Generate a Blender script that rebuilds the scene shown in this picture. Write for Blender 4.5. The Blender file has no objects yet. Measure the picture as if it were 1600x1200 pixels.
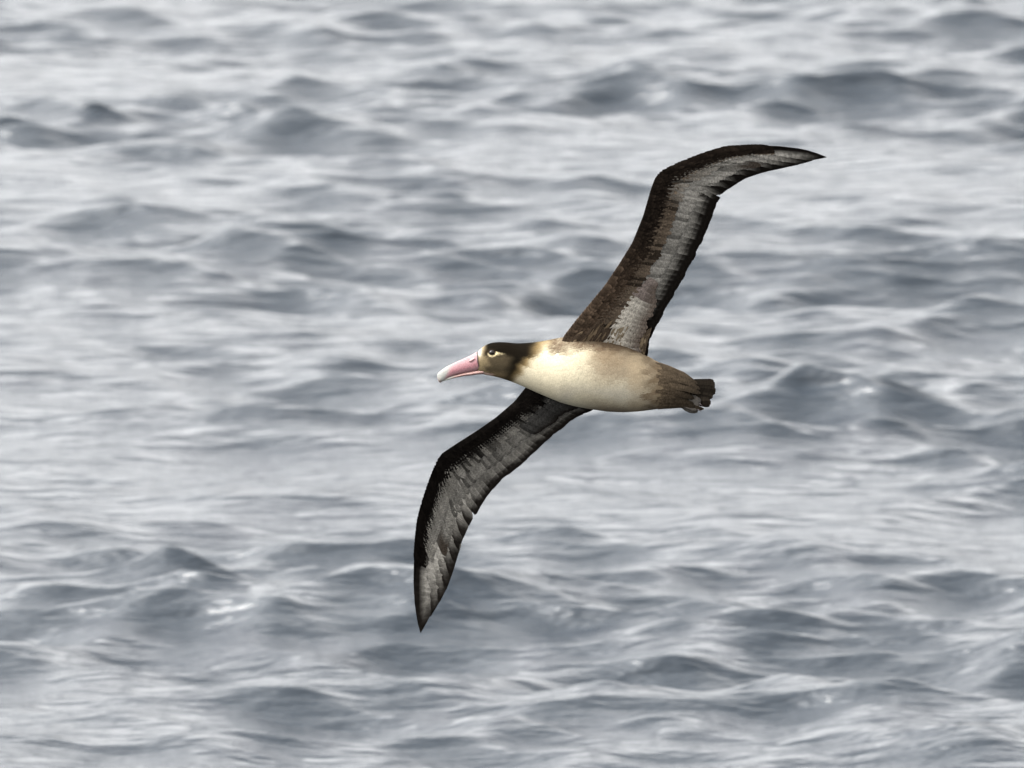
import bpy, bmesh, math, random
import numpy as np
from mathutils import Vector, Matrix, kdtree

random.seed(7)
rng = np.random.default_rng(11)
scene = bpy.context.scene
COL = scene.collection

# ------------------------------------------------------------------ camera
CAM_H, PITCH, DIST = 8.0, math.radians(9.2), 30.0     # deck height, look-down angle, metres to the bird
PXM = 510.0                                             # drawing units of the plumage plans per metre
cam_d = bpy.data.cameras.new('camera')
cam = bpy.data.objects.new('camera', cam_d)
COL.objects.link(cam)
cam.location = (0, 0, CAM_H)
cam.rotation_euler = (math.pi / 2 - PITCH, 0, 0)
cam_d.sensor_width = 36
cam_d.angle = 2 * math.atan(1600 / PXM / 2 / DIST)
cam_d.clip_start = 0.5
cam_d.clip_end = 20000
cam_d.dof.use_dof = True
cam_d.dof.focus_distance = DIST
cam_d.dof.aperture_fstop = cam_d.lens / 1000 / 0.046
cam_d.dof.aperture_ratio = 0.6
scene.camera = cam

# ------------------------------------------------------------------ sky and sun
SUN_DIR = Vector((-0.56, -0.04, 0.80)).normalized()     # towards the sun
world = bpy.data.worlds.new('World')
scene.world = world
world.use_nodes = True
nt = world.node_tree
bg = nt.nodes['Background']
sky = nt.nodes.new('ShaderNodeTexSky')
sky.sky_type = 'NISHITA'
sky.sun_disc = False
sky.sun_elevation = math.asin(SUN_DIR.z)
sky.sun_rotation = math.atan2(SUN_DIR.x, SUN_DIR.y)
sky.air_density = 1.0
sky.dust_density = 6.0
sky.ozone_density = 1.0
hsv = nt.nodes.new('ShaderNodeHueSaturation')
hsv.inputs['Saturation'].default_value = 0.0           # thin high cloud: a pale, milky sky
nt.links.new(sky.outputs[0], hsv.inputs['Color'])
nt.links.new(hsv.outputs[0], bg.inputs[0])
bg.inputs[1].default_value = 0.15

sun_d = bpy.data.lights.new('sun', 'SUN')
sun = bpy.data.objects.new('sun', sun_d)
COL.objects.link(sun)
sun_d.energy = 0.5
sun_d.angle = math.radians(10)
sun_d.color = (1.0, 0.94, 0.84)
sun.rotation_euler = SUN_DIR.to_track_quat('Z', 'Y').to_euler()
sun.location = (0, 0, 60)

vs = scene.view_settings
vs.view_transform = 'Standard'
vs.look = 'None'
vs.exposure = 2.55
vs.gamma = 1.0
vs.use_curve_mapping = False
scene.cycles.use_denoising = True
scene.cycles.max_bounces = 8

# ------------------------------------------------------------------ materials
def new_mat(name):
    m = bpy.data.materials.new(name)
    m.use_nodes = True
    return m, m.node_tree, m.node_tree.nodes['Principled BSDF']

def plumage_material(name, streak, speck, amp=1.0):
    m, t, b = new_mat(name)
    at = t.nodes.new('ShaderNodeAttribute'); at.attribute_name = 'col'
    tc = t.nodes.new('ShaderNodeTexCoord')
    n1 = t.nodes.new('ShaderNodeTexNoise'); n1.inputs['Scale'].default_value = speck; n1.inputs['Detail'].default_value = 3
    t.links.new(tc.outputs['Object'], n1.inputs['Vector'])
    mr = t.nodes.new('ShaderNodeMapRange')
    mr.inputs['From Min'].default_value = 0.3; mr.inputs['From Max'].default_value = 0.7
    mr.inputs['To Min'].default_value = 1 - .28 * amp; mr.inputs['To Max'].default_value = 1 + .22 * amp
    t.links.new(n1.outputs[0], mr.inputs['Value'])
    mul = t.nodes.new('ShaderNodeMix'); mul.data_type = 'RGBA'; mul.blend_type = 'MULTIPLY'
    mul.inputs[0].default_value = 1.0
    t.links.new(at.outputs['Color'], mul.inputs[6]); t.links.new(mr.outputs[0], mul.inputs[7])
    last = mul.outputs[2]
    bump = t.nodes.new('ShaderNodeBump'); bump.inputs['Strength'].default_value = 0.5
    if streak:                                            # barbs: fine slanted streaks from the shaft outwards
        uv = t.nodes.new('ShaderNodeUVMap'); uv.uv_map = 'uv'
        mp = t.nodes.new('ShaderNodeMapping'); mp.inputs['Scale'].default_value = (2.0, 26.0, 1.0)
        t.links.new(uv.outputs[0], mp.inputs[0])
        n2 = t.nodes.new('ShaderNodeTexNoise'); n2.inputs['Scale'].default_value = 1.0; n2.inputs['Detail'].default_value = 2
        t.links.new(mp.outputs[0], n2.inputs['Vector'])
        m2 = t.nodes.new('ShaderNodeMapRange')
        m2.inputs['From Min'].default_value = 0.3; m2.inputs['From Max'].default_value = 0.7
        m2.inputs['To Min'].default_value = 1 - .52 * amp; m2.inputs['To Max'].default_value = 1 + .34 * amp
        t.links.new(n2.outputs[0], m2.inputs['Value'])
        mu2 = t.nodes.new('ShaderNodeMix'); mu2.data_type = 'RGBA'; mu2.blend_type = 'MULTIPLY'; mu2.inputs[0].default_value = 1.0
        t.links.new(last, mu2.inputs[6]); t.links.new(m2.outputs[0], mu2.inputs[7])
        last = mu2.outputs[2]
        bump.inputs['Distance'].default_value = 0.0006 if amp == 1 else 0.00005
        t.links.new(n2.outputs[0], bump.inputs['Height'])
    else:
        bump.inputs['Distance'].default_value = 0.00015
        t.links.new(n1.outputs[0], bump.inputs['Height'])
    t.links.new(last, b.inputs['Base Color'])
    t.links.new(bump.outputs[0], b.inputs['Normal'])
    b.inputs['Roughness'].default_value = 0.75
    b.inputs['Specular IOR Level'].default_value = 0.01
    return m

M_BODY = plumage_material('body_plumage', False, 330)
M_SOFT = plumage_material('soft_contour_vane', True, 260, .45)
M_FEATHER = plumage_material('feather_vane', True, 200)

def horn_material(name, c1, c2, rough=0.35, scale=60):
    m, t, b = new_mat(name)
    tc = t.nodes.new('ShaderNodeTexCoord')
    n = t.nodes.new('ShaderNodeTexNoise'); n.inputs['Scale'].default_value = scale; n.inputs['Detail'].default_value = 4
    t.links.new(tc.outputs['Object'], n.inputs['Vector'])
    r = t.nodes.new('ShaderNodeValToRGB')
    r.color_ramp.elements[0].position = 0.35; r.color_ramp.elements[0].color = (*c1, 1)
    r.color_ramp.elements[1].position = 0.65; r.color_ramp.elements[1].color = (*c2, 1)
    t.links.new(n.outputs[0], r.inputs[0]); t.links.new(r.outputs[0], b.inputs['Base Color'])
    b.inputs['Roughness'].default_value = rough
    return m

M_EYE = horn_material('dark_eye', (0.003, 0.002, 0.002), (0.008, 0.006, 0.004), 0.22, 200)
M_EYE.node_tree.nodes['Principled BSDF'].inputs['Specular IOR Level'].default_value = 0.2
M_FOOT = horn_material('foot_skin', (0.010, 0.008, 0.006), (0.038, 0.031, 0.023), 0.8, 170)
M_SEAM = horn_material('bill_seam', (0.012, 0.008, 0.008), (0.03, 0.02, 0.02), 0.5, 200)

def bill_material():
    m, t, b = new_mat('bill_horn')
    at = t.nodes.new('ShaderNodeAttribute'); at.attribute_name = 'col'
    tc = t.nodes.new('ShaderNodeTexCoord')
    n = t.nodes.new('ShaderNodeTexNoise'); n.inputs['Scale'].default_value = 300; n.inputs['Detail'].default_value = 5; n.inputs['Roughness'].default_value = 0.7
    t.links.new(tc.outputs['Object'], n.inputs['Vector'])
    mr = t.nodes.new('ShaderNodeMapRange')
    mr.inputs['From Min'].default_value = 0.3; mr.inputs['From Max'].default_value = 0.7
    mr.inputs['To Min'].default_value = 0.55; mr.inputs['To Max'].default_value = 1.25
    t.links.new(n.outputs[0], mr.inputs['Value'])
    mu = t.nodes.new('ShaderNodeMix'); mu.data_type = 'RGBA'; mu.blend_type = 'MULTIPLY'; mu.inputs[0].default_value = 1.0
    t.links.new(at.outputs['Color'], mu.inputs[6]); t.links.new(mr.outputs[0], mu.inputs[7])
    t.links.new(mu.outputs[2], b.inputs['Base Color'])
    b.inputs['Roughness'].default_value = 0.6
    b.inputs['Specular IOR Level'].default_value = 0.12
    b.inputs['Subsurface Weight'].default_value = 0.1
    b.inputs['Subsurface Radius'].default_value = (0.006, 0.002, 0.0015)
    return m
M_BILL = bill_material()

def water_material():
    m, t, b = new_mat('sea_water')
    b.inputs['Base Color'].default_value = (0.0085, 0.0125, 0.0175, 1)
    b.inputs['Roughness'].default_value = 0.045
    b.inputs['IOR'].default_value = 1.333
    b.inputs['Specular IOR Level'].default_value = 0.5
    tc = t.nodes.new('ShaderNodeTexCoord')
    mp = t.nodes.new('ShaderNodeMapping'); mp.inputs['Scale'].default_value = (0.30, 1.0, 1.0)
    mp.inputs['Rotation'].default_value = (0, 0, math.radians(8))
    t.links.new(tc.outputs['Object'], mp.inputs[0])
    n = t.nodes.new('ShaderNodeTexNoise'); n.inputs['Scale'].default_value = 10; n.inputs['Detail'].default_value = 5
    t.links.new(mp.outputs[0], n.inputs['Vector'])
    bump = t.nodes.new('ShaderNodeBump'); bump.inputs['Strength'].default_value = 1.0
    bump.inputs['Distance'].default_value = 0.045
    t.links.new(n.outputs[0], bump.inputs['Height'])
    t.links.new(bump.outputs[0], b.inputs['Normal'])
    return m

# ------------------------------------------------------------------ the sea
def axis(lo, hi, step, far, grow):
    core = list(np.arange(lo, hi + 1e-6, step))
    d, x, up = step, core[-1], []
    while x < far:
        d *= grow; x += d; up.append(x)
    d, x, dn = step, core[0], []
    while x > -far:
        d *= grow; x -= d; dn.append(x)
    return np.array(dn[::-1] + core + up)

def build_sea():
    xs = axis(-5.0, 5.0, 0.022, 9000, 1.16)
    ys = axis(36.0, 72.0, 0.040, 9000, 1.16)
    sx = np.gradient(xs); sy = np.gradient(ys)
    X, Y = np.meshgrid(xs, ys)
    SP = np.maximum(np.abs(sx)[None, :], np.abs(sy)[:, None])
    X = X.astype(np.float32).ravel(); Y = Y.astype(np.float32).ravel(); SP = SP.astype(np.float32).ravel()
    dx = np.zeros_like(X); dy = np.zeros_like(X); dz = np.zeros_like(X)
    r = np.random.default_rng(SEA_SEED)
    n = 150
    lam = np.exp(np.linspace(math.log(0.16), math.log(9.0), n)) * np.exp(r.normal(0, 0.03, n))
    # wave groups: patches of steeper chop between calmer water
    g = np.zeros_like(X)
    for i in range(14):
        kg = 2 * math.pi / r.uniform(2.2, 7.0); tg = r.uniform(0, math.pi)
        g += np.sin(kg * math.cos(tg) * X * .7 + kg * math.sin(tg) * Y * .6 + r.uniform(0, 6.283))
    g = np.clip(0.82 + g / math.sqrt(7) * .38, 0.40, 1.55)
    for i in range(n):
        l = lam[i]
        k = 2 * math.pi / l
        spread = 0.66 if l > 0.5 else 0.38
        th = math.radians(-96) + r.normal(0, spread)
        slope = SLOPE / math.sqrt(n / 2)
        if l > 1.2: slope *= (1.2 / l) ** 0.9
        if l < 0.8: slope *= 1.12
        a = slope / k
        kx, ky = k * math.cos(th), k * math.sin(th)
        ph = (kx * X + ky * Y + r.uniform(0, 6.283)).astype(np.float32)
        w = np.clip((l / (SP * 4)) - 0.5, 0, 1) * a * g
        s, c = np.sin(ph), np.cos(ph)
        dz += w * c
        q = CHOP * w
        dx -= q * math.cos(th) * s
        dy -= q * math.sin(th) * s
    co = np.stack([X + dx, Y + dy, dz], 1).astype(np.float32)
    nx, ny = len(xs), len(ys)
    idx = np.arange(nx * ny, dtype=np.int32).reshape(ny, nx)
    quads = np.stack([idx[:-1, :-1], idx[:-1, 1:], idx[1:, 1:], idx[1:, :-1]], -1).reshape(-1, 4)
    me = bpy.data.meshes.new('sea')
    me.vertices.add(len(co)); me.vertices.foreach_set('co', co.ravel())
    me.loops.add(quads.size); me.loops.foreach_set('vertex_index', quads.ravel())
    me.polygons.add(len(quads))
    me.polygons.foreach_set('loop_start', np.arange(0, quads.size, 4, dtype=np.int32))
    me.polygons.foreach_set('use_smooth', np.ones(len(quads), dtype=bool))
    me.update(calc_edges=True)
    o = bpy.data.objects.new('sea', me)
    COL.objects.link(o)
    me.materials.append(water_material())
    o['kind'] = 'structure'
    o['label'] = 'grey choppy open sea with dark wave faces filling the background'
    return o

SEA_SEED, SLOPE, CHOP = 14, 0.355, 0.92
build_sea()

# ------------------------------------------------------------------ the albatross
# The bird is drawn in a plan frame: x towards its tail, y up along its side, z out of its left underside.
# P(px, py, z) turns plan units into metres from the bird's own origin.
root = bpy.data.objects.new('albatross', None)
COL.objects.link(root)
root.empty_display_size = 0.2
root['label'] = 'brown and cream albatross with pink bill gliding banked over the sea'
root['category'] = 'bird'
root.location = (0, DIST * math.cos(PITCH), CAM_H - DIST * math.sin(PITCH))
root.rotation_euler = (math.pi / 2 - PITCH, 0, 0)

def P(px, py, z):
    f = (1 - z / DIST) / PXM
    return np.stack(np.broadcast_arrays((np.asarray(px) - 800) * f, (600 - np.asarray(py)) * f, z), -1).astype(float)

def sm(a, b, x):
    t = np.clip((np.asarray(x, float) - a) / (b - a), 0, 1)
    return t * t * (3 - 2 * t)

def mixc(c, d, w):
    w = np.asarray(w)[..., None]
    return c * (1 - w) + np.asarray(d) * w

def make_obj(name, verts, faces, mat, cols=None, uvs=None, parent=root, smooth=True):
    me = bpy.data.meshes.new(name)
    me.from_pydata([tuple(v) for v in verts], [], faces)
    if smooth:
        me.polygons.foreach_set('use_smooth', np.ones(len(me.polygons), dtype=bool))
    if cols is not None:
        ca = me.color_attributes.new('col', 'FLOAT_COLOR', 'POINT')
        c4 = np.ones((len(me.vertices), 4), np.float32); c4[:, :3] = np.clip(cols, 0, 1)
        ca.data.foreach_set('color', c4.ravel())
    if uvs is not None:
        ul = me.uv_layers.new(name='uv')
        li = np.empty(len(me.loops), np.int32); me.loops.foreach_get('vertex_index', li)
        ul.data.foreach_set('uv', np.asarray(uvs, np.float32)[li].ravel())
    me.update()
    me.materials.append(mat)
    o = bpy.data.objects.new(name, me)
    COL.objects.link(o)
    o.parent = parent
    return o

# ---- trunk, neck and head as one loft
TAB = np.array([
    # x, top, bottom, half width (m)
    (741, 564, 568, .003), (743, 557, 576, .010), (746, 550, 582, .016), (750, 545.5, 584, .021), (755, 541.5, 585, .026),
    (762, 537.6, 586, .031), (770, 535.4, 587.5, .035), (780, 534.6, 590, .039), (790, 535, 593, .041), (800, 536, 596.5, .043),
    (810, 536.6, 600.5, .046), (822, 536, 605.5, .052), (835, 535, 611.5, .060), (850, 533, 618, .070), (862, 530.5, 623, .080),
    (877, 527.5, 629, .092), (900, 526, 635, .103), (925, 528, 639.5, .108), (950, 532.5, 643, .108), (974, 539, 644, .102),
    (1000, 549.5, 642.5, .092), (1026, 565, 639, .075), (1047, 574, 636, .058), (1062, 582, 633, .040), (1072, 588, 629, .026),
    (1081, 593, 623, .013), (1087, 599, 616, .006), (1090, 604, 611, .003)], float)

def smooth_curve(xq, xs, ys, sig):
    g = np.linspace(xs[0], xs[-1], 1500)
    y = np.interp(g, xs, ys)
    step = g[1] - g[0]
    n = max(1, int(3 * sig / step))
    ker = np.exp(-0.5 * (np.arange(-n, n + 1) * step / sig) ** 2); ker /= ker.sum()
    yp = np.concatenate([2 * y[0] - y[n:0:-1], y, 2 * y[-1] - y[-2:-n - 2:-1]])
    return np.interp(xq, g, np.convolve(yp, ker, 'valid'))

def body_profile(x):
    return [smooth_curve(x, TAB[:, 0], TAB[:, i], 3.0) for i in (1, 2, 3)]

def bank(x):                                              # the head is held level, the trunk is banked
    a = math.radians(62) * sm(850, 910, x)
    return a

def body_point(x, th):
    """th = 0 points out of the plan (left side), pi/2 up."""
    t, b, d = body_profile(x)
    yc, hh = (t + b) / 2, (b - t) / 2
    # a slightly squared oval
    c, s = np.cos(th), np.sin(th)
    e = 0.93
    cc = np.sign(c) * np.abs(c) ** e; ss = np.sign(s) * np.abs(s) ** e
    return P(x, yc - hh * ss, d * cc)

def body_color(px, py, z):
    """plumage pattern of the left side; the right side mirrors it about the bird's own mid plane"""
    px = np.asarray(px, float); py = np.asarray(py, float)
    t, b, d = body_profile(px)
    yc = (t + b) / 2
    y = (yc - py) / PXM; zz = np.asarray(z, float)
    a = bank(px)
    Ly, Lz = np.sin(a), np.cos(a)                          # the bird's left in the (y, z) plane
    l = y * Ly + zz * Lz
    y = np.where(l < 0, y - 2 * l * Ly, y); 
    py2 = yc - y * PXM
    n1 = np.sin(px * .21 + 3 * np.sin(py2 * .17)) + np.sin(py2 * .33 + 2 * np.sin(px * .11 + 1))   # cheap mottling
    n2 = np.sin(px * .071 + 2 * np.sin(py2 * .06 + 2)) + np.sin(py2 * .11 + px * .05)
    jx, jy = px + 2.5 * n1, py2 + 2.0 * n2
    c = np.empty(px.shape + (3,)); c[...] = (0.32, 0.285, 0.205)
    # belly paler and greyer
    c = mixc(c, (0.285, 0.26, 0.21), sm(590, 625, jy) * sm(850, 900, jx) * .8)
    # tan flank and rear
    c = mixc(c, (0.15, 0.117, 0.08), sm(905, 945, jx + (jy - 570) * .15) * (1 - sm(575, 612, jy - (jx - 940) * .12)) * .85)
    c = mixc(c, (0.21, 0.165, 0.108), sm(975, 990, jx) * (1 - sm(1000, 1020, jx)) * (1 - sm(600, 625, jy)) * .7)
    c = mixc(c, (0.095, 0.070, 0.044), sm(996, 1030, jx + n1 * 3))
    c = mixc(c, (0.14, 0.107, 0.068), sm(985, 1015, jx) * sm(610, 618, jy + (jx - 1000) * .45) * .8)
    # fold line between flank and under-tail
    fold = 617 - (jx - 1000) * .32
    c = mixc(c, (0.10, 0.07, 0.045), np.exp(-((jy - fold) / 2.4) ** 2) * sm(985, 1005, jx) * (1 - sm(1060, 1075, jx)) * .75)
    c = mixc(c, (0.040, 0.030, 0.020), sm(1032, 1066, jx))
    mot = .88 + .20 * np.sin(px * .55 + 2.2 * np.sin(py2 * .5)) * np.sin(py2 * .62 + 1.7 * np.sin(px * .41))
    # brown shoulder and back
    back = 552 - 6 * np.exp(-((px - 905) / 25) ** 2)
    c = mixc(c, (0.055, 0.037, 0.023), (1 - sm(back - 7, back + 5, jy + n1 * 1.5)) * sm(848, 862, jx) * np.clip(mot, 0, 1))
    c = mixc(c, (0.10, 0.072, 0.044), np.exp(-((jx - 948) / 34) ** 2 - ((jy - 560) / 15) ** 2) * .8 * mot)
    # dark hood over the neck, ragged towards the breast
    hood = 858 - (py2 - 536) * .88
    h = 1 - sm(hood - 13, hood + 9, px + n1 * 1.6)
    c = mixc(c, (0.12, 0.085, 0.04), h)
    hk = 837 - (py2 - 536) * .62
    h2 = 1 - sm(hk - 12, hk + 9, px + n1 * 1.2)
    c = mixc(c, (0.003, 0.0024, 0.0014), h2)
    # face
    cheek = (1 - sm(784, 806, px + n1 + (py2 - 570) * .2)) * sm(551, 559, py2)
    c = mixc(c, (0.036, 0.028, 0.017), cheek)
    c = mixc(c, (0.11, 0.085, 0.048), (1 - sm(755, 768, jx)) * sm(552, 560, py2) * .7)
    c = mixc(c, (0.14, 0.10, 0.055), sm(577, 586, py2) * (1 - sm(770, 800, px)) * .7)
    # forehead feathering at the bill
    c = mixc(c, (0.14, 0.11, 0.068), (1 - sm(752, 762, px + (py2 - 548) * .3)) * (1 - sm(560, 566, py2)))
    c = mixc(c, (0.32, 0.30, 0.25), (1 - sm(748, 755, px)) * (1 - sm(553, 560, py2)))
    # dark lores and cap
    cap = np.exp(-((px - 766) / 6.5) ** 2 - ((py2 - 551) / 5.0) ** 2)
    c = mixc(c, (0.010, 0.007, 0.004), np.clip(cap * 2.2, 0, 1))
    top = (1 - sm(541, 548, py2 - np.clip(px - 770, 0, 40) * .35)) * sm(755, 766, px + (548 - py2) * .2)
    c = mixc(c, (0.0035, 0.0026, 0.0015), top * (1 - sm(820, 850, px)))
    # white crescent under and behind the eye
    d1 = np.hypot(px - 769, (py2 - 550.5) * 1.1)
    cres = np.exp(-((d1 - 6.9) / 1.1) ** 2) * sm(-2, 2, (py2 - 551.5) + (px - 766) * .2) * sm(-8, -1, px - 769 + 3)
    stripe = np.exp(-((py2 - 552.5 - (px - 777) * .02) / 1.4) ** 2) * sm(772, 777, px) * (1 - sm(778, 793, px)) * .55
    c = mixc(c, (0.40, 0.33, 0.20), np.clip(cres + stripe, 0, 1) * .95)
    # gape line
    g = np.exp(-((py2 - 583.0 - (px - 755) * .12) / 1.3) ** 2) * (1 - sm(762, 776, px))
    c = mixc(c, (0.62, 0.42, 0.36), g * .7)
    return c

def loft_closed(rings):
    ns, nr = len(rings), len(rings[0])
    verts = np.concatenate(rings)
    faces = []
    for i in range(ns - 1):
        for j in range(nr):
            k = (j + 1) % nr
            faces.append((i * nr + j, i * nr + k, (i + 1) * nr + k, (i + 1) * nr + j))
    faces.append(tuple(range(nr))[::-1]); faces.append(tuple(range((ns - 1) * nr, ns * nr)))
    return verts, faces

xs_b = np.concatenate([np.linspace(741, 800, 60), np.linspace(801.5, 1090, 150)])
th_b = np.linspace(0, 2 * math.pi, 96, endpoint=False)
rings = [body_point(np.full(96, x), th_b) for x in xs_b]
bv, bf = loft_closed(rings)

# ---- wings: leading and trailing edge stations
UP = dict(
    le=[(868, 566), (880, 526), (897, 504), (921, 475), (945, 446), (967, 413), (988, 379), (1005, 337), (1017, 295), (1024, 277),
        (1034, 267), (1062, 254), (1098, 240), (1132, 229.5), (1179, 227), (1215, 228), (1247, 231.5), (1268, 236), (1291, 245)],
    te=[(1004, 592), (1011, 556), (1017, 526), (1030, 501), (1046, 472), (1062, 444), (1080, 412), (1098, 374), (1109, 348), (1117, 329),
        (1121, 315), (1131, 301), (1145, 291), (1165, 279), (1196, 268.5), (1222, 263), (1250, 257), (1271, 251), (1292, 246)],
    wrist=9, yref=540, z0=0.035, k=0.55, bow=0.10, root_th=.020)
LO = dict(
    le=[(846, 575), (820, 607), (803, 628), (775, 652), (745, 673), (715, 692), (691, 708), (685, 716), (677, 735), (668, 759),
        (659, 787), (652.5, 812), (649, 845), (646.5, 880), (646, 912), (648, 945), (652, 972), (657, 989)],
    te=[(975, 615), (927, 640), (900, 652), (863, 681), (822, 719), (785, 749), (762, 774), (753, 788), (745, 803), (737, 815),
        (730, 829), (722, 847), (715, 867), (707.5, 892), (699, 917), (685, 944), (670, 968), (658, 988)],
    wrist=7, yref=622, z0=-0.070, k=0.45, bow=0.08, root_th=.020)

def prep(wg):
    le = np.array(wg['le'], float); te = np.array(wg['te'], float)
    mid = (le + te) / 2
    u = np.concatenate([[0], np.cumsum(np.hypot(*np.diff(mid, axis=0).T))]); wg['len'] = u[-1]; u /= u[-1]
    wg['u'] = u; wg['uw'] = u[wg['wrist']]
    g = np.linspace(0, 1, 601)
    def sc(a):
        y = np.stack([np.interp(g, u, a[:, i]) for i in (0, 1)], 1)
        n = 7; ker = np.hanning(2 * n + 3)[1:-1]; ker /= ker.sum()
        out = np.empty_like(y)
        for i in (0, 1):
            yp = np.concatenate([2 * y[0, i] - y[n:0:-1, i], y[:, i], 2 * y[-1, i] - y[-2:-n - 2:-1, i]])
            out[:, i] = np.convolve(yp, ker, 'valid')
        return out
    wg['g'] = g; wg['les'] = sc(le); wg['tes'] = sc(te)
prep(UP); prep(LO)

def w_px(wg, u, v):
    u = np.asarray(u, float); v = np.asarray(v, float)
    L = np.stack([np.interp(u, wg['g'], wg['les'][:, i]) for i in (0, 1)], -1)
    T = np.stack([np.interp(u, wg['g'], wg['tes'][:, i]) for i in (0, 1)], -1)
    return L + (T - L) * v[..., None], np.linalg.norm(T - L, axis=-1)

def vmax(wg, u):
    return (0.74 - 0.42 * sm(wg['uw'] - .02, wg['uw'] + .30, u)) * (1 - .8 * sm(wg['uw'] + .17, wg['uw'] + .33, u))

def w_half(wg, u, v):
    x = np.clip(v / vmax(wg, u), 0, 1)
    T = wg['root_th'] * (1 - .55 * sm(0, wg['uw'], u)) * (1 - .75 * sm(wg['uw'], wg['uw'] + .3, u))
    return T * 2.6 * np.sqrt(x) * (1 - x) * np.where(x < 1, 1, 0) * (1 - .25 * x)

def w_mid(wg, u, v):
    p, ch = w_px(wg, u, v)
    y = (wg['yref'] - p[..., 1]) / PXM
    z = wg['z0'] + wg['k'] * y + wg['bow'] * np.asarray(u) ** 2 - 0.16 * (ch / PXM) * v * (1 - v) * 1.6
    return p, z

def W(wg, u, v):
    """point on the underside of the wing"""
    u, v = np.broadcast_arrays(np.asarray(u, float), np.asarray(v, float))
    p, z = w_mid(wg, u, v)
    return P(p[..., 0], p[..., 1], z + w_half(wg, u, v))

def Wn(wg, u, v):
    e = 0.004
    a = W(wg, np.clip(u + e, 0, 1), v) - W(wg, np.clip(u - e, 0, 1), v)
    b = W(wg, u, v + e) - W(wg, u, v - e)
    n = np.cross(a, b)
    n /= np.linalg.norm(n, axis=-1, keepdims=True) + 1e-12
    return np.where(n[..., 2:3] < 0, -n, n)

BLACK = np.array((0.0036, 0.0029, 0.0024))
def wing_color(wg, u, v):
    u, v = np.broadcast_arrays(np.asarray(u, float), np.asarray(v, float))
    uw = wg['uw']
    c = np.empty(u.shape + (3,))
    silver = np.array((0.19, 0.177, 0.155)); brown = np.array((0.062, 0.047, 0.034))
    if wg is UP:
        c[...] = silver
        lead = 0.30 + .06 * (1 - sm(.1, .4, u)) - .04 * sm(uw - .1, uw, u)
        c = mixc(c, brown, 1 - sm(lead + .15, lead + .21, v))
        root = 1 - sm(.15, .45, u)
        c = mixc(c, BLACK * np.array((2.3, 2.1, 1.9)) * (1 + 3.0 * root[..., None] * np.array((1, .92, .8))), 1 - sm(lead - .05, lead + .03, v))
        c = mixc(c, silver * .9, sm(uw + .02, uw + .10, u) * sm(.26, .34, v) * (1 - sm(uw + .27, uw + .33, u)))
        c = mixc(c, BLACK * 1.8, sm(.76, .90, v))
    else:
        c[...] = silver * .72
        lead = 0.40 - .06 * sm(uw - .1, uw + .1, u)
        c = mixc(c, BLACK * .8, 1 - sm(lead - .04, lead + .04, v))
        c = mixc(c, BLACK * 1.6, 1 - sm(.12, .24, u))
        c = mixc(c, BLACK * 1.6, sm(.70, .82, v))
    return c

def wing_core(wg, u_end):
    us = np.linspace(0, u_end, 150)
    nv = 22
    x = (1 - np.cos(np.linspace(0, math.pi, nv))) / 2
    rings, cols = [], []
    for u in us:
        vm = float(vmax(wg, u))
        v = x * vm
        p, z = w_mid(wg, np.full(nv, u), v)
        h = w_half(wg, np.full(nv, u), v)
        h = np.maximum(h, 0.0004)
        lo = P(p[:, 0], p[:, 1], z + h); hi = P(p[:, 0], p[:, 1], z - h)
        rings.append(np.concatenate([lo, hi[::-1]]))
        c = wing_color(wg, np.full(nv, u), v)
        top = np.tile(np.array((0.035, 0.028, 0.022)), (nv, 1))
        cols.append(np.concatenate([c, top]))
    v_, f_ = loft_closed(rings)
    return v_, f_, np.concatenate(cols)

parts = [(bv, bf, None)] + [wing_core(UP, UP['uw'] + .33), wing_core(LO, LO['uw'] + .33)]
tmp = []
for v_, f_, _ in parts:
    me = bpy.data.meshes.new('tmp')
    me.from_pydata([tuple(q) for q in v_], [], f_)
    bm = bmesh.new(); bm.from_mesh(me)
    bmesh.ops.recalc_face_normals(bm, faces=bm.faces)
    bm.to_mesh(me); bm.free()
    o = bpy.data.objects.new('tmp', me); COL.objects.link(o); tmp.append(o)
for o in tmp[1:]:
    md = tmp[0].modifiers.new('join', 'BOOLEAN'); md.operation = 'UNION'; md.object = o; md.solver = 'EXACT'
bpy.context.view_layer.update()
dg = bpy.context.evaluated_depsgraph_get()
body_me = bpy.data.meshes.new_from_object(tmp[0].evaluated_get(dg))
for o in tmp:
    m_ = o.data; bpy.data.objects.remove(o); bpy.data.meshes.remove(m_)
body_me.name = 'body'

bc = []
vb = bv
f = (1 - vb[:, 2] / DIST) / PXM
bcol = body_color(vb[:, 0] / f + 800, 600 - vb[:, 1] / f, vb[:, 2])
allv = np.concatenate([bv, parts[1][0], parts[2][0]])
allc = np.concatenate([bcol, parts[1][2], parts[2][2]])
kd = kdtree.KDTree(len(allv))
for i, q in enumerate(allv): kd.insert(q, i)
kd.balance()
cols = np.array([allc[kd.find(v.co)[1]] for v in body_me.vertices])
ca = body_me.color_attributes.new('col', 'FLOAT_COLOR', 'POINT')
c4 = np.ones((len(cols), 4), np.float32); c4[:, :3] = cols
ca.data.foreach_set('color', c4.ravel())
body_me.polygons.foreach_set('use_smooth', np.ones(len(body_me.polygons), dtype=bool))
body_me.materials.clear(); body_me.materials.append(M_BODY)
body = bpy.data.objects.new('body', body_me); COL.objects.link(body); body.parent = root
body['label'] = 'cream belly, tan flanks and dark brown hood and nape'

# ---- feathers
def tpar(rows):
    return 1 - (1 - np.linspace(0, 1, rows)) ** 1.7

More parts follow.
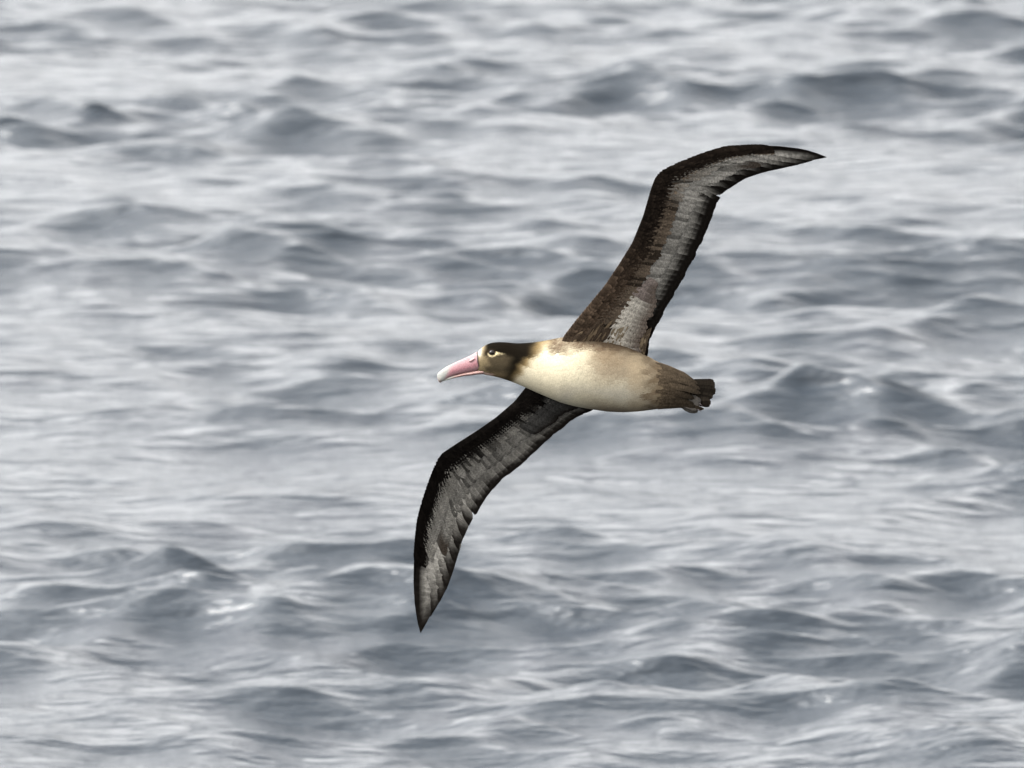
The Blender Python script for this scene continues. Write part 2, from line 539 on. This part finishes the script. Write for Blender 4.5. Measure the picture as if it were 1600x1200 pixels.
def vane(path, nrm, width, colf, lift0=.0008, lift1=.003, tilt=.0012, tip=.35, cup=.08, rows=7, base=.55, blunt=.6, endw=.06):
    """one feather: a shaft line with a vane on both sides. path, nrm: (rows,3)"""
    t = tpar(rows)
    T = np.gradient(path, axis=0); T /= np.linalg.norm(T, axis=1, keepdims=True) + 1e-12
    S = np.cross(T, nrm); S /= np.linalg.norm(S, axis=1, keepdims=True) + 1e-12
    prof = np.where(t < 1 - tip, base + (1 - base) * sm(0, .5, t), np.sqrt(np.clip(1 - ((t - (1 - tip)) / tip) ** 2, 0, 1)) ** blunt)
    prof[-1] = endw
    ss = np.array((-1, -.55, 0, .55, 1.))
    V, C, U = [], [], []
    for i in range(rows):
        l = lift0 + (lift1 - lift0) * t[i]
        for s in ss:
            w = width * prof[i]
            back = 0.10 * width * s * s * (1 if 0 < i < rows - 1 else 0)
            V.append(path[i] + S[i] * w * s + nrm[i] * (l + tilt * s - cup * w * s * s) - T[i] * back)
            C.append(colf(t[i], s)); U.append((s * .5 + .5, t[i]))
    F = []
    for i in range(rows - 1):
        for j in range(4):
            a = i * 5 + j
            F.append((a, a + 1, a + 6, a + 5))
    return np.array(V), F, np.array(C), np.array(U)

def uv_path(wg, u0, v0, u1, v1, pw=1.0, rows=7, over=1.0):
    t = tpar(rows)
    u = np.clip(u0 + (u1 - u0) * t, 0, 1); v = v0 + (v1 - v0) * t ** pw
    return W(wg, u, v), Wn(wg, u, np.clip(v, .02, .98)), u, v

SILVER = np.array((0.205, 0.192, 0.17))
def build_wing(wg):
    uw = wg['uw']
    up = wg is UP
    R = random.Random(3 if up else 4)
    sil = SILVER if up else SILVER * .62
    # --- secondaries
    ns = 32
    for i in range(ns):
        u = .05 + (uw + .018 - .05) * i / (ns - 1)
        pth, nr, uu, vv = uv_path(wg, u, .44, min(u + .012, 1), 1.0 + R.uniform(-.010, .010), rows=9)
        br = R.uniform(.82, 1.18)
        dk = .30 + R.uniform(-.06, .06) + (0.0 if up else -.12)
        def cf(t, s, br=br, dk=dk):
            c = sil * br * (1 - .18 * abs(s))
            w = float(sm(1 - dk - .18, 1 - dk + .10, t + .08 * abs(s)))
            return c * (1 - w) + BLACK * 1.5 * w
        hu = (.0175 if up else .0165) * PXM / wg['len']
        tt = tpar(9); ss = np.array((-1, -.55, 0, .55, 1.))
        V, C, U = [], [], []
        tipv = R.uniform(-.010, .010)
        for q in range(9):
            uq = np.clip(u + .012 * tt[q] + ss * hu * (.7 + .3 * float(sm(0, .5, tt[q]))), 0, 1)
            vq = .44 + (.56 + tipv) * tt[q] - .022 * ss ** 4 * tt[q] ** 6
            pts = W(wg, uq, np.broadcast_to(vq, uq.shape)); nn = Wn(wg, uq, np.clip(np.broadcast_to(vq, uq.shape), .02, .98))
            V.append(pts + nn * (.0004 + .0012 * tt[q] + .0011 * ss - .0008 * ss ** 2)[:, None])
            for sx_ in ss:
                C.append(cf(tt[q], sx_)); U.append((sx_ * .5 + .5, tt[q]))
        V = np.concatenate(V); C = np.array(C); U = np.array(U)
        F = [(q * 5 + k, q * 5 + k + 1, q * 5 + k + 6, q * 5 + k + 5) for q in range(8) for k in range(4)]
        make_obj('secondary_feather', V, F, M_FEATHER, C, U)
    # --- primaries: each vane runs out along the hand and ends at the trailing edge, the outermost forms the tip
    npz = 10
    for i in range(npz):
        a = i / (npz - 1)
        ue = uw + .045 + (1 - uw - .045) * a ** .95
        u0 = uw - .02 + .14 * a
        rows = 13
        t = np.linspace(0, 1, rows)
        vc0, hv = .50 - .20 * a, .20 + .08 * a
        if i == npz - 1:
            va = np.full(rows, .0); vb = .50 + .50 * t
        else:
            vb = (vc0 + hv) + (1.0 + R.uniform(-.012, .012) - vc0 - hv) * sm(0, .72, t)
            va = (vc0 - hv) + (.97 - vc0 + hv) * t ** (1.5 + 1.6 * a)
        uu = u0 + (ue - u0) * t
        br = R.uniform(.86, 1.14)
        ss = np.array((-1, -.6, 0, .6, 1.))
        V, C, U = [], [], []
        for q in range(rows):
            vv = va[q] + (vb[q] - va[q]) * (ss * .5 + .5)
            pts = W(wg, np.full(5, uu[q]), vv); nn = Wn(wg, np.full(5, min(uu[q], .985)), np.clip(vv, .02, .98))
            lift = .0008 + .0015 * (1 - a) * (1 - t[q]) - .0012 * ss * (1 - .7 * t[q]) - .0012 * ss ** 2
            V.append(pts + nn * lift[:, None])
            for sx_ in ss:
                dark = float(sm(.54, .95, t[q] + (.26 if up else .14) * (1 - a) + .06 * abs(sx_)))
                if i == npz - 1: dark = max(dark, float(1 - sm(-.62, .05, sx_)))
                base_c = sil * (1.4 if up else 1.95) * br * (1 - .22 * abs(sx_))
                C.append(base_c * (1 - dark) + BLACK * (1.2 if up else 2.0) * br * dark)
                U.append((sx_ * .5 + .5, t[q]))
        F = [(q * 5 + k, q * 5 + k + 1, q * 5 + k + 6, q * 5 + k + 5) for q in range(rows - 1) for k in range(4)]
        make_obj('primary_feather', np.concatenate(V), F, M_FEATHER, np.array(C), np.array(U))
    # --- greater coverts, arm and hand
    ng = 58
    for i in range(ng):
        a = i / (ng - 1)
        u = .07 + (uw + .15 - .07) * a
        hand = float(sm(uw - .03, uw + .05, u))
        pth, nr, uu, vv = uv_path(wg, u, .36 - .08 * hand, u + .014 + .075 * hand, .70 + .02 * hand + R.uniform(-.03, .03))
        br = R.uniform(.76, 1.18) * (1 + .10 * hand)
        if R.random() < .18: br *= .55
        endband = float(sm(uw + .085, uw + .125, u))
        def cf(t, s, br=br, endband=endband):
            c = sil * br * (1.0 - .16 * abs(s) ** 2) * (1 - .35 * float(sm(.8, 1, t)))
            w = endband * float(sm(.35, .75, t))
            return c * (1 - w) + np.array((0.030, 0.024, 0.019)) * w
        V, F, C, U = vane(pth, nr, .0092, cf, .0012, .0030, .0009, .22, .05, endw=.25)
        make_obj('greater_covert', V, F, M_FEATHER, C, U)
    # --- median coverts
    nm = 72
    for i in range(nm):
        a = i / (nm - 1)
        u = .07 + (uw + .21 - .07) * a
        hand = float(sm(uw - .03, uw + .05, u))
        pth, nr, uu, vv = uv_path(wg, u, .22 - .04 * hand, u + .010 + .05 * hand, .49 - .02 * hand + R.uniform(-.035, .03))
        pale = R.random() < ((.06 if up else .25) + .35 * hand)
        c0 = wing_color(wg, u, .44) if up else wing_color(wg, u, .375 + .05 * R.random())
        c0 = np.array(c0) * (R.uniform(.65, 1.35) if R.random() < .75 else .3)
        c1 = sil * R.uniform(.8, 1.25) if pale else c0 * 1.25
        def cf(t, s, c0=c0, c1=c1):
            w = float(sm(.35, .8, t)) * (1 - .3 * abs(s))
            return c0 * (1 - w) + c1 * w
        V, F, C, U = vane(pth, nr, .0078, cf, .0022, .0042, .0011, .34, .06)
        make_obj('median_covert', V, F, M_FEATHER, C, U)
    # --- lesser and marginal coverts: rows of small scale-like feathers, one mass
    VV, FF, CC, UU, off = [], [], [], [], 0
    for r in range(8):
        v0 = .30 - r * .04
        n = 80
        for i in range(n):
            u = .06 + (uw + .26 - .06) * (i + .5 * (r % 2) + R.uniform(-.3, .3)) / n
            hand = float(sm(uw - .03, uw + .05, u))
            vv0 = max(v0 * (1 - .15 * hand), .005)
            pth, nr, uu, vv = uv_path(wg, u, vv0 - .03 if vv0 > .04 else .008, u + .006 + .03 * hand, vv0 + .085, rows=4)
            c0 = np.array(wing_color(wg, u, vv0 + (.075 if r == 0 else .05 if r == 1 else .02) + R.uniform(-.02, .02))) * R.uniform(.6, 1.4)
            edge = 1 + (1.1 if up else .5) * R.random()
            def cf(t, s, c0=c0, edge=edge):
                return c0 * (1 + (edge - 1) * float(sm(.45, .9, t)))
            V, F, C, U = vane(pth, nr, .0085, cf, .001, .0034, .0012, .5, .1, rows=4)
            VV.append(V); CC.append(C); UU.append(U); FF += [tuple(q + off for q in f_) for f_ in F]; off += len(V)
    o = make_obj('lesser_coverts', np.concatenate(VV), FF, M_FEATHER, np.concatenate(CC), np.concatenate(UU))
    o['kind'] = 'stuff'
    # --- axillaries: long soft feathers in the wing pit
    na = 16
    for i in range(na):
        a = i / (na - 1)
        if up:
            u = .065 + .235 * a
            pth, nr, uu, vv = uv_path(wg, u, .48 - .07 * a + .10 * float(sm(.8, 1, a)), u + .004 - .02 * a, .92 - .08 * a - .16 * float(sm(.75, 1.05, a)) + R.uniform(-.03, .02), 1)
            pale = np.array((0.44, 0.405, 0.345)) * (1 - .25 * a)
            if a < .12: pale = np.array((0.62, 0.58, 0.52))
            if a > .74: pale = np.array((0.15, 0.122, 0.108)) * (1.5 - a * .5)
            br = R.uniform(.82, 1.12)
            def cf(t, s, pale=pale, br=br, q=R.uniform(-.08, .08)):
                w = float(sm(.34 + q, .95, t + .08 * s))
                return pale * br * (1 - w) + np.array((0.07, 0.055, 0.045)) * w
            V, F, C, U = vane(pth, nr, .015, cf, .004, .0075, .0012, .45, .05)
        else:
            u = .06 + .17 * a
            pth, nr, uu, vv = uv_path(wg, u, .40, u + .006, .80 + R.uniform(-.04, .02), 1)
            br = R.uniform(.6, 1.25)
            def cf(t, s, br=br):
                w = float(sm(.5, .95, t))
                return np.array((0.040, 0.038, 0.035)) * br * (1 - w) + BLACK * 1.6 * w
            V, F, C, U = vane(pth, nr, .014, cf, .004, .007, .0012, .45, .05)
        make_obj('axillary_feather', V, F, M_FEATHER, C, U)

build_wing(UP)
build_wing(LO)

# ---- soft contour feathers of trunk, neck and head: one mass
def contour():
    R = np.random.default_rng(21)
    VV, FF, CC, UU, off = [], [], [], [], 0
    x = 757.0
    row = 0
    while x < 1072:
        head = float(1 - sm(800, 870, x))
        t, b, d = [float(q) for q in body_profile(np.array(x))]
        per = math.pi * ((b - t) / 2 / PXM + d)
        w = .0085 - .0045 * head
        n = max(8, int(per / (w * 1.15)))
        ln = (15 - 9 * head)
        for j in range(n):
            th = 2 * math.pi * (j + .5 * (row % 2) + R.uniform(-.25, .25)) / n
            x0 = x + R.uniform(-1.5, 1.5)
            rows = 4
            xx = x0 + (min(x0 + ln * R.uniform(.8, 1.2), 1088) - x0) * tpar(rows)
            tw = th + R.uniform(-.03, .03) * tpar(rows)
            pth = body_point(xx, tw)
            e = .01
            nr = np.cross(body_point(xx, tw + e) - body_point(xx, tw - e), body_point(xx + .5, tw) - body_point(xx - .5, tw))
            nr /= np.linalg.norm(nr, axis=1, keepdims=True) + 1e-12
            cen = pth - np.stack([pth[:, 0], *[(600 - (np.array(body_profile(xx)[0]) + np.array(body_profile(xx)[1])) / 2) / PXM], 0 * xx], 1)
            nr = np.where((nr * cen).sum(1, keepdims=True) < 0, -nr, nr)
            q = pth[1]
            f = (1 - q[2] / DIST) / PXM
            px_, py_ = q[0] / f + 800, 600 - q[1] / f
            # keep the eye clear
            if math.hypot(px_ - 769, py_ - 551) < 8.5 or math.hypot(px_ + 3 - 769, py_ - 551) < 8.5: continue
            ff = (1 - pth[:, 2] / DIST) / PXM
            c0 = body_color(pth[:, 0] / ff + 800, 600 - pth[:, 1] / ff, pth[:, 2]) * R.uniform(.94, 1.06)
            tq = list(tpar(rows))
            V, F, C, U = vane(pth, nr, w, lambda t_, s_: c0[tq.index(t_)], .0001, .0007 - .0004 * head, .00008, .5, .02, rows=rows)
            VV.append(V); CC.append(C); UU.append(U); FF += [tuple(k + off for k in f_) for f_ in F]; off += len(V)
        x += 5.2 - 2.6 * head
        row += 1
    o = make_obj('contour_feathers', np.concatenate(VV), FF, M_SOFT, np.concatenate(CC), np.concatenate(UU))
    o['kind'] = 'stuff'
contour()

# ---- fluffy shoulder and wing-pit plumage that joins wing and trunk: one mass
def shoulder():
    R = random.Random(31)
    VV, FF, CC, UU, off = [], [], [], [], 0
    for i in range(300):
        v = R.uniform(.07, .93)
        u0 = .030 + .016 * R.random() + .012 * v
        u1 = u0 + (.022 + .085 * R.random() ** 2) * (1.0 if v > .15 else .6)
        pth, nr, uu, vv = uv_path(UP, u0, v, u1, min(v + R.uniform(.02, .10), .97), rows=5)
        m = R.random()
        if .42 < v < .66: c0 = np.array((0.42, 0.385, 0.33)) if m < .6 else np.array((0.22, 0.175, 0.12))
        elif v <= .42: c0 = np.array((0.060, 0.043, 0.030)) if m < .65 else np.array((0.15, 0.11, 0.07))
        else: c0 = np.array((0.17, 0.13, 0.085)) if m < .4 else np.array((0.07, 0.052, 0.036))
        c0 = c0 * R.uniform(.8, 1.2)
        V, F, C, U = vane(pth, nr, .0055, lambda t_, s_: c0 * (1 - .35 * t_), .001, .0065, .001, .7, .12, rows=5)
        VV.append(V); CC.append(C); UU.append(U); FF += [tuple(k + off for k in f_) for f_ in F]; off += len(V)
    o = make_obj('shoulder_plumage', np.concatenate(VV), FF, M_SOFT, np.concatenate(CC), np.concatenate(UU))
    o['kind'] = 'stuff'
shoulder()

# ---- undertail coverts: long ragged feathers over the base of tail and feet
RU = random.Random(9)
for i in range(18):
    a = i / 17
    rows = 7
    t = tpar(rows)
    x0 = 1030 + RU.uniform(-6, 8)
    x1 = 1086 + RU.uniform(-12, 14)
    th0 = 1.25 - 2.5 * a
    xx = x0 + (x1 - x0) * t
    surf = body_point(np.minimum(xx, 1060), np.full(rows, th0))
    end = P(x1, 598 + 38 * a + RU.uniform(-2, 2), .022)
    start = surf[0]
    keep = (1 - sm(.35, 1.0, t))[:, None]
    line = start + (end - start) * t[:, None]
    surf[:, 0] = line[:, 0]
    pth = surf * keep + line * (1 - keep)
    nr = np.tile(np.array((0.05, math.sin(th0) * .6, .85)), (rows, 1)); nr /= np.linalg.norm(nr, axis=1, keepdims=True)
    br = RU.uniform(.85, 1.2)
    V, F, C, U = vane(pth, nr, .0095, lambda t_, s_: (np.array((0.062, 0.046, 0.030)) * (1 - t_) + np.array((0.018, 0.014, 0.010)) * t_) * br * (1 - .15 * abs(s_)), .0016, .0030, .0010, .45, .06, rows=rows)
    make_obj('undertail_covert', V, F, M_FEATHER, C, U)

# ---- tail: a short square wedge of dark feathers
RT = random.Random(5)
for i in range(12):
    a = i / 11
    rows = 9
    t = tpar(rows)
    xx = 1050 + (63 + 5.5 * math.sin(.5 + a * 2.6) + RT.uniform(-4.0, 2.0) - 5 * a) * t
    y0, y1 = 598 + 24 * a, 596.5 + 36 * a
    pth = P(xx, y0 + (y1 - y0) * t ** 1.1, .004 + .010 * math.sin(a * 3.0) - .010 * t + .022 * a * t)
    nr = np.tile(np.array((0.05, -.35, .93)), (rows, 1))
    br = RT.uniform(.6, 1.5)
    V, F, C, U = vane(pth, nr, .0098, lambda t_, s_: np.array((0.020, 0.016, 0.012)) * br * (1 - .4 * abs(s_)) * (1.2 - .6 * t_), .0, .001, .0020, .10, .05, rows=rows, endw=.45)
    make_obj('tail_feather', V, F, M_FEATHER, C, U)

# ---- feet folded back under the tail
def foot(x0, y0, z0, ang, s):
    R = random.Random(int(x0))
    rings = []
    T = [(0, .008, .008), (.12, .009, .008), (.28, .012, .008), (.45, .016, .006), (.62, .020, .0045), (.78, .0215, .0035), (.92, .019, .003), (1, .015, .0015)]
    L = .086 * s
    ca_, sa_ = math.cos(ang), math.sin(ang)
    for k, (t, hh, dd) in enumerate(T):
        ring = []
        for j in range(32):
            th = 2 * math.pi * j / 32
            ridge = 1 + (.16 * math.cos(7 * th + .4) + .10 * math.cos(3 * th)) * min(1, t * 2)         # three toes folded together
            y = hh * s * math.sin(th) * ridge
            z = dd * s * math.cos(th) * ridge
            x = L * t
            ring.append((x * ca_ - y * sa_, x * sa_ + y * ca_, z))
        rings.append(np.array(ring) + P(x0, y0, z0))
    v_, f_ = loft_closed(rings)
    o = make_obj('foot', v_, f_, M_FOOT)
    o['label'] = 'dark webbed foot folded back below the tail'
    # claws
    for q in (-1, 0, 1):
        base = np.array((L * .97, q * .008 * s, .002)); tipv = base + np.array((.012 * s, -.004 * s, .001))
        r_ = [np.array([(base[0], base[1] + .0022 * math.sin(a_), base[2] + .0022 * math.cos(a_)) for a_ in np.linspace(0, 6.283, 7)[:-1]]),
              np.array([(tipv[0], tipv[1] + .0004 * math.sin(a_), tipv[2] + .0004 * math.cos(a_)) for a_ in np.linspace(0, 6.283, 7)[:-1]])]
        rr = [np.stack([k[:, 0] * ca_ - k[:, 1] * sa_, k[:, 0] * sa_ + k[:, 1] * ca_, k[:, 2]], 1) + P(x0, y0, z0) for k in r_]
        v2, f2 = loft_closed(rr)
        make_obj('claw', v2, f2, M_SEAM, parent=o)
foot(1046, 620, .020, math.radians(-18), 1.12)
foot(1054, 612, -.024, math.radians(-9), .9)

# ---- bill: horny plates, hooked tip, nostril tube
BT = np.array([  # x, top, bottom, half width
    (683.2, 584.5, 590, .003), (685, 582.2, 597.5, .006), (688, 579.8, 598.2, .008), (692, 576.4, 596, .0095), (698, 572.6, 592.6, .0105),
    (705, 569.2, 588.6, .0115), (714, 565.0, 585.6, .0125), (724, 560.4, 583.4, .014), (733, 556.4, 581.6, .0155), (741, 552.8, 580.2, .0175),
    (746, 550.4, 579.4, .019), (750, 549.2, 578.6, .0195)], float)
def bill_ring(x, top, bot, hw, n=28):
    th = np.linspace(0, 2 * math.pi, n, endpoint=False)
    yc, hh = (top + bot) / 2, (bot - top) / 2
    return th, yc - hh * np.sin(th), hw * np.cos(th) * (1 - .12 * np.sin(th))
rings, cl = [], []
for x in np.linspace(683.2, 750, 48):
    top, bot, hw = [float(smooth_curve(x, BT[:, 0], BT[:, i], 1.2)) for i in (1, 2, 3)]
    th, yy, zz = bill_ring(x, top, bot, hw)
    slant = np.clip((x - 735) / 15, 0, 1) * (-3.5 + 7 * (np.sin(th) < 0) * np.abs(np.sin(th)) * .6)
    rings.append(P(x + slant, yy, zz))
    pink = np.array((0.225, 0.13, 0.137)); pale = np.array((0.19, 0.135, 0.138)); tipc = np.array((0.185, 0.187, 0.172)); hook = np.array((0.30, 0.22, 0.20))
    rel = (yy - top) / (bot - top)
    c = mixc(np.tile(pink, (len(th), 1)), pale, 1 - sm(.04, .34, rel))
    c = mixc(c, (0.25, 0.10, 0.115), np.exp(-((rel - .62) / .16) ** 2) * .6)
    c = mixc(c, tipc, 1 - sm(696, 707, x + (rel - .4) * 10))
    c = mixc(c, (0.20, 0.09, 0.10), np.exp(-((rel - .36) / .03) ** 2) * float(sm(698, 706, x) * (1 - sm(728, 734, x))) * .5)
    c = mixc(c, hook * .5, sm(.66, .95, rel) * (1 - sm(687, 692, x)))
    cl.append(c)
v_, f_ = loft_closed(rings)
bill = make_obj('bill', v_, f_, M_BILL, np.concatenate(cl))
bill['label'] = 'long pink bill with pale hooked tip'
# lower mandible
rings, cl = [], []
for x in np.linspace(694, 756, 40):
    top = float(np.interp(x, [694, 705, 724, 741, 756], [592, 588, 583, 579.5, 577]))
    bot = float(np.interp(x, [694, 700, 709, 724, 736, 745, 756], [595.4, 593.8, 591.0, 588.0, 586.8, 585.4, 584.8]))
    hw = float(np.interp(x, [694, 705, 741, 756], [.004, .008, .014, .017]))
    th, yy, zz = bill_ring(x, top, bot, hw)
    rings.append(P(x, yy, zz))
    c = np.tile(np.array((0.24, 0.15, 0.135)), (len(th), 1))
    c = mixc(c, (0.26, 0.26, 0.23), np.full(len(th), 1 - float(sm(700, 716, x))))
    cl.append(c)
v_, f_ = loft_closed(rings)
make_obj('lower_mandible', v_, f_, M_BILL, np.concatenate(cl), parent=bill)
# the seam between plates and face
rings = []
for k, sgn in enumerate(np.linspace(-1.45, 1.45, 40)):
    th = np.pi / 2 - sgn * 1.9                              # round the base from gape over the culmen to the other gape
    x = 749.2
    top, bot, hw = [float(smooth_curve(x, BT[:, 0], BT[:, i], 1.2)) for i in (1, 2, 3)]
    yc, hh = (top + bot) / 2, (bot - top) / 2
    sl = np.clip((x - 735) / 15, 0, 1) * (-3.5 + 7 * (math.sin(th) < 0) * abs(math.sin(th)) * .6)
    cpt = P(x + sl, yc - hh * 1.0 * math.sin(th), hw * 1.0 * math.cos(th) * (1 - .12 * math.sin(th)))
    rad = np.array((0, math.sin(th), math.cos(th)))
    ring = [cpt + .0013 * (np.array((1, 0, 0)) * math.cos(a_) + rad * math.sin(a_)) for a_ in np.linspace(0, 6.283, 9)[:-1]]
    rings.append(np.array(ring))
v_, f_ = loft_closed(rings)
make_obj('bill_seam', v_, f_, M_SEAM, parent=bill)
# nostril tubes
for side in (1, -1):
    rings = []
    for t in np.linspace(0, 1, 8):
        r_ = .0048 * math.sin(.35 + 2.3 * t) ** .8
        x = 742 - 9 * t
        cpt = P(x, 560.5 + 3.6 * t, side * (.0165 - .0018 * t))
        rings.append(np.array([cpt + np.array((0.3 * r_ * math.cos(a_), r_ * math.cos(a_), r_ * .8 * math.sin(a_))) for a_ in np.linspace(0, 6.283, 13)[:-1]]))
    v_, f_ = loft_closed(rings)
    nt_ = make_obj('nostril_tube', v_, f_, M_BILL, np.tile(np.array((0.30, 0.18, 0.18)), (len(v_), 1)), parent=bill)

# ---- eyes
def ball(name, c, r, mat, sc=(1, 1, 1)):
    bm = bmesh.new()
    bmesh.ops.create_uvsphere(bm, u_segments=24, v_segments=16, radius=1)
    vs_ = np.array([v.co[:] for v in bm.verts]) * r * np.array(sc) + c
    fs_ = [tuple(v.index for v in f_.verts) for f_ in bm.faces]
    bm.free()
    return make_obj(name, vs_, fs_, mat)
for side in (1, -1):
    th = math.asin(0.38)
    ec = body_point(np.array([769.0]), np.array([th if side > 0 else math.pi - th]))[0]
    ec = ec - np.array((0, 0, side * .005))
    ball('eye', ec, .0100, M_EYE, (1.05, .88, .9))
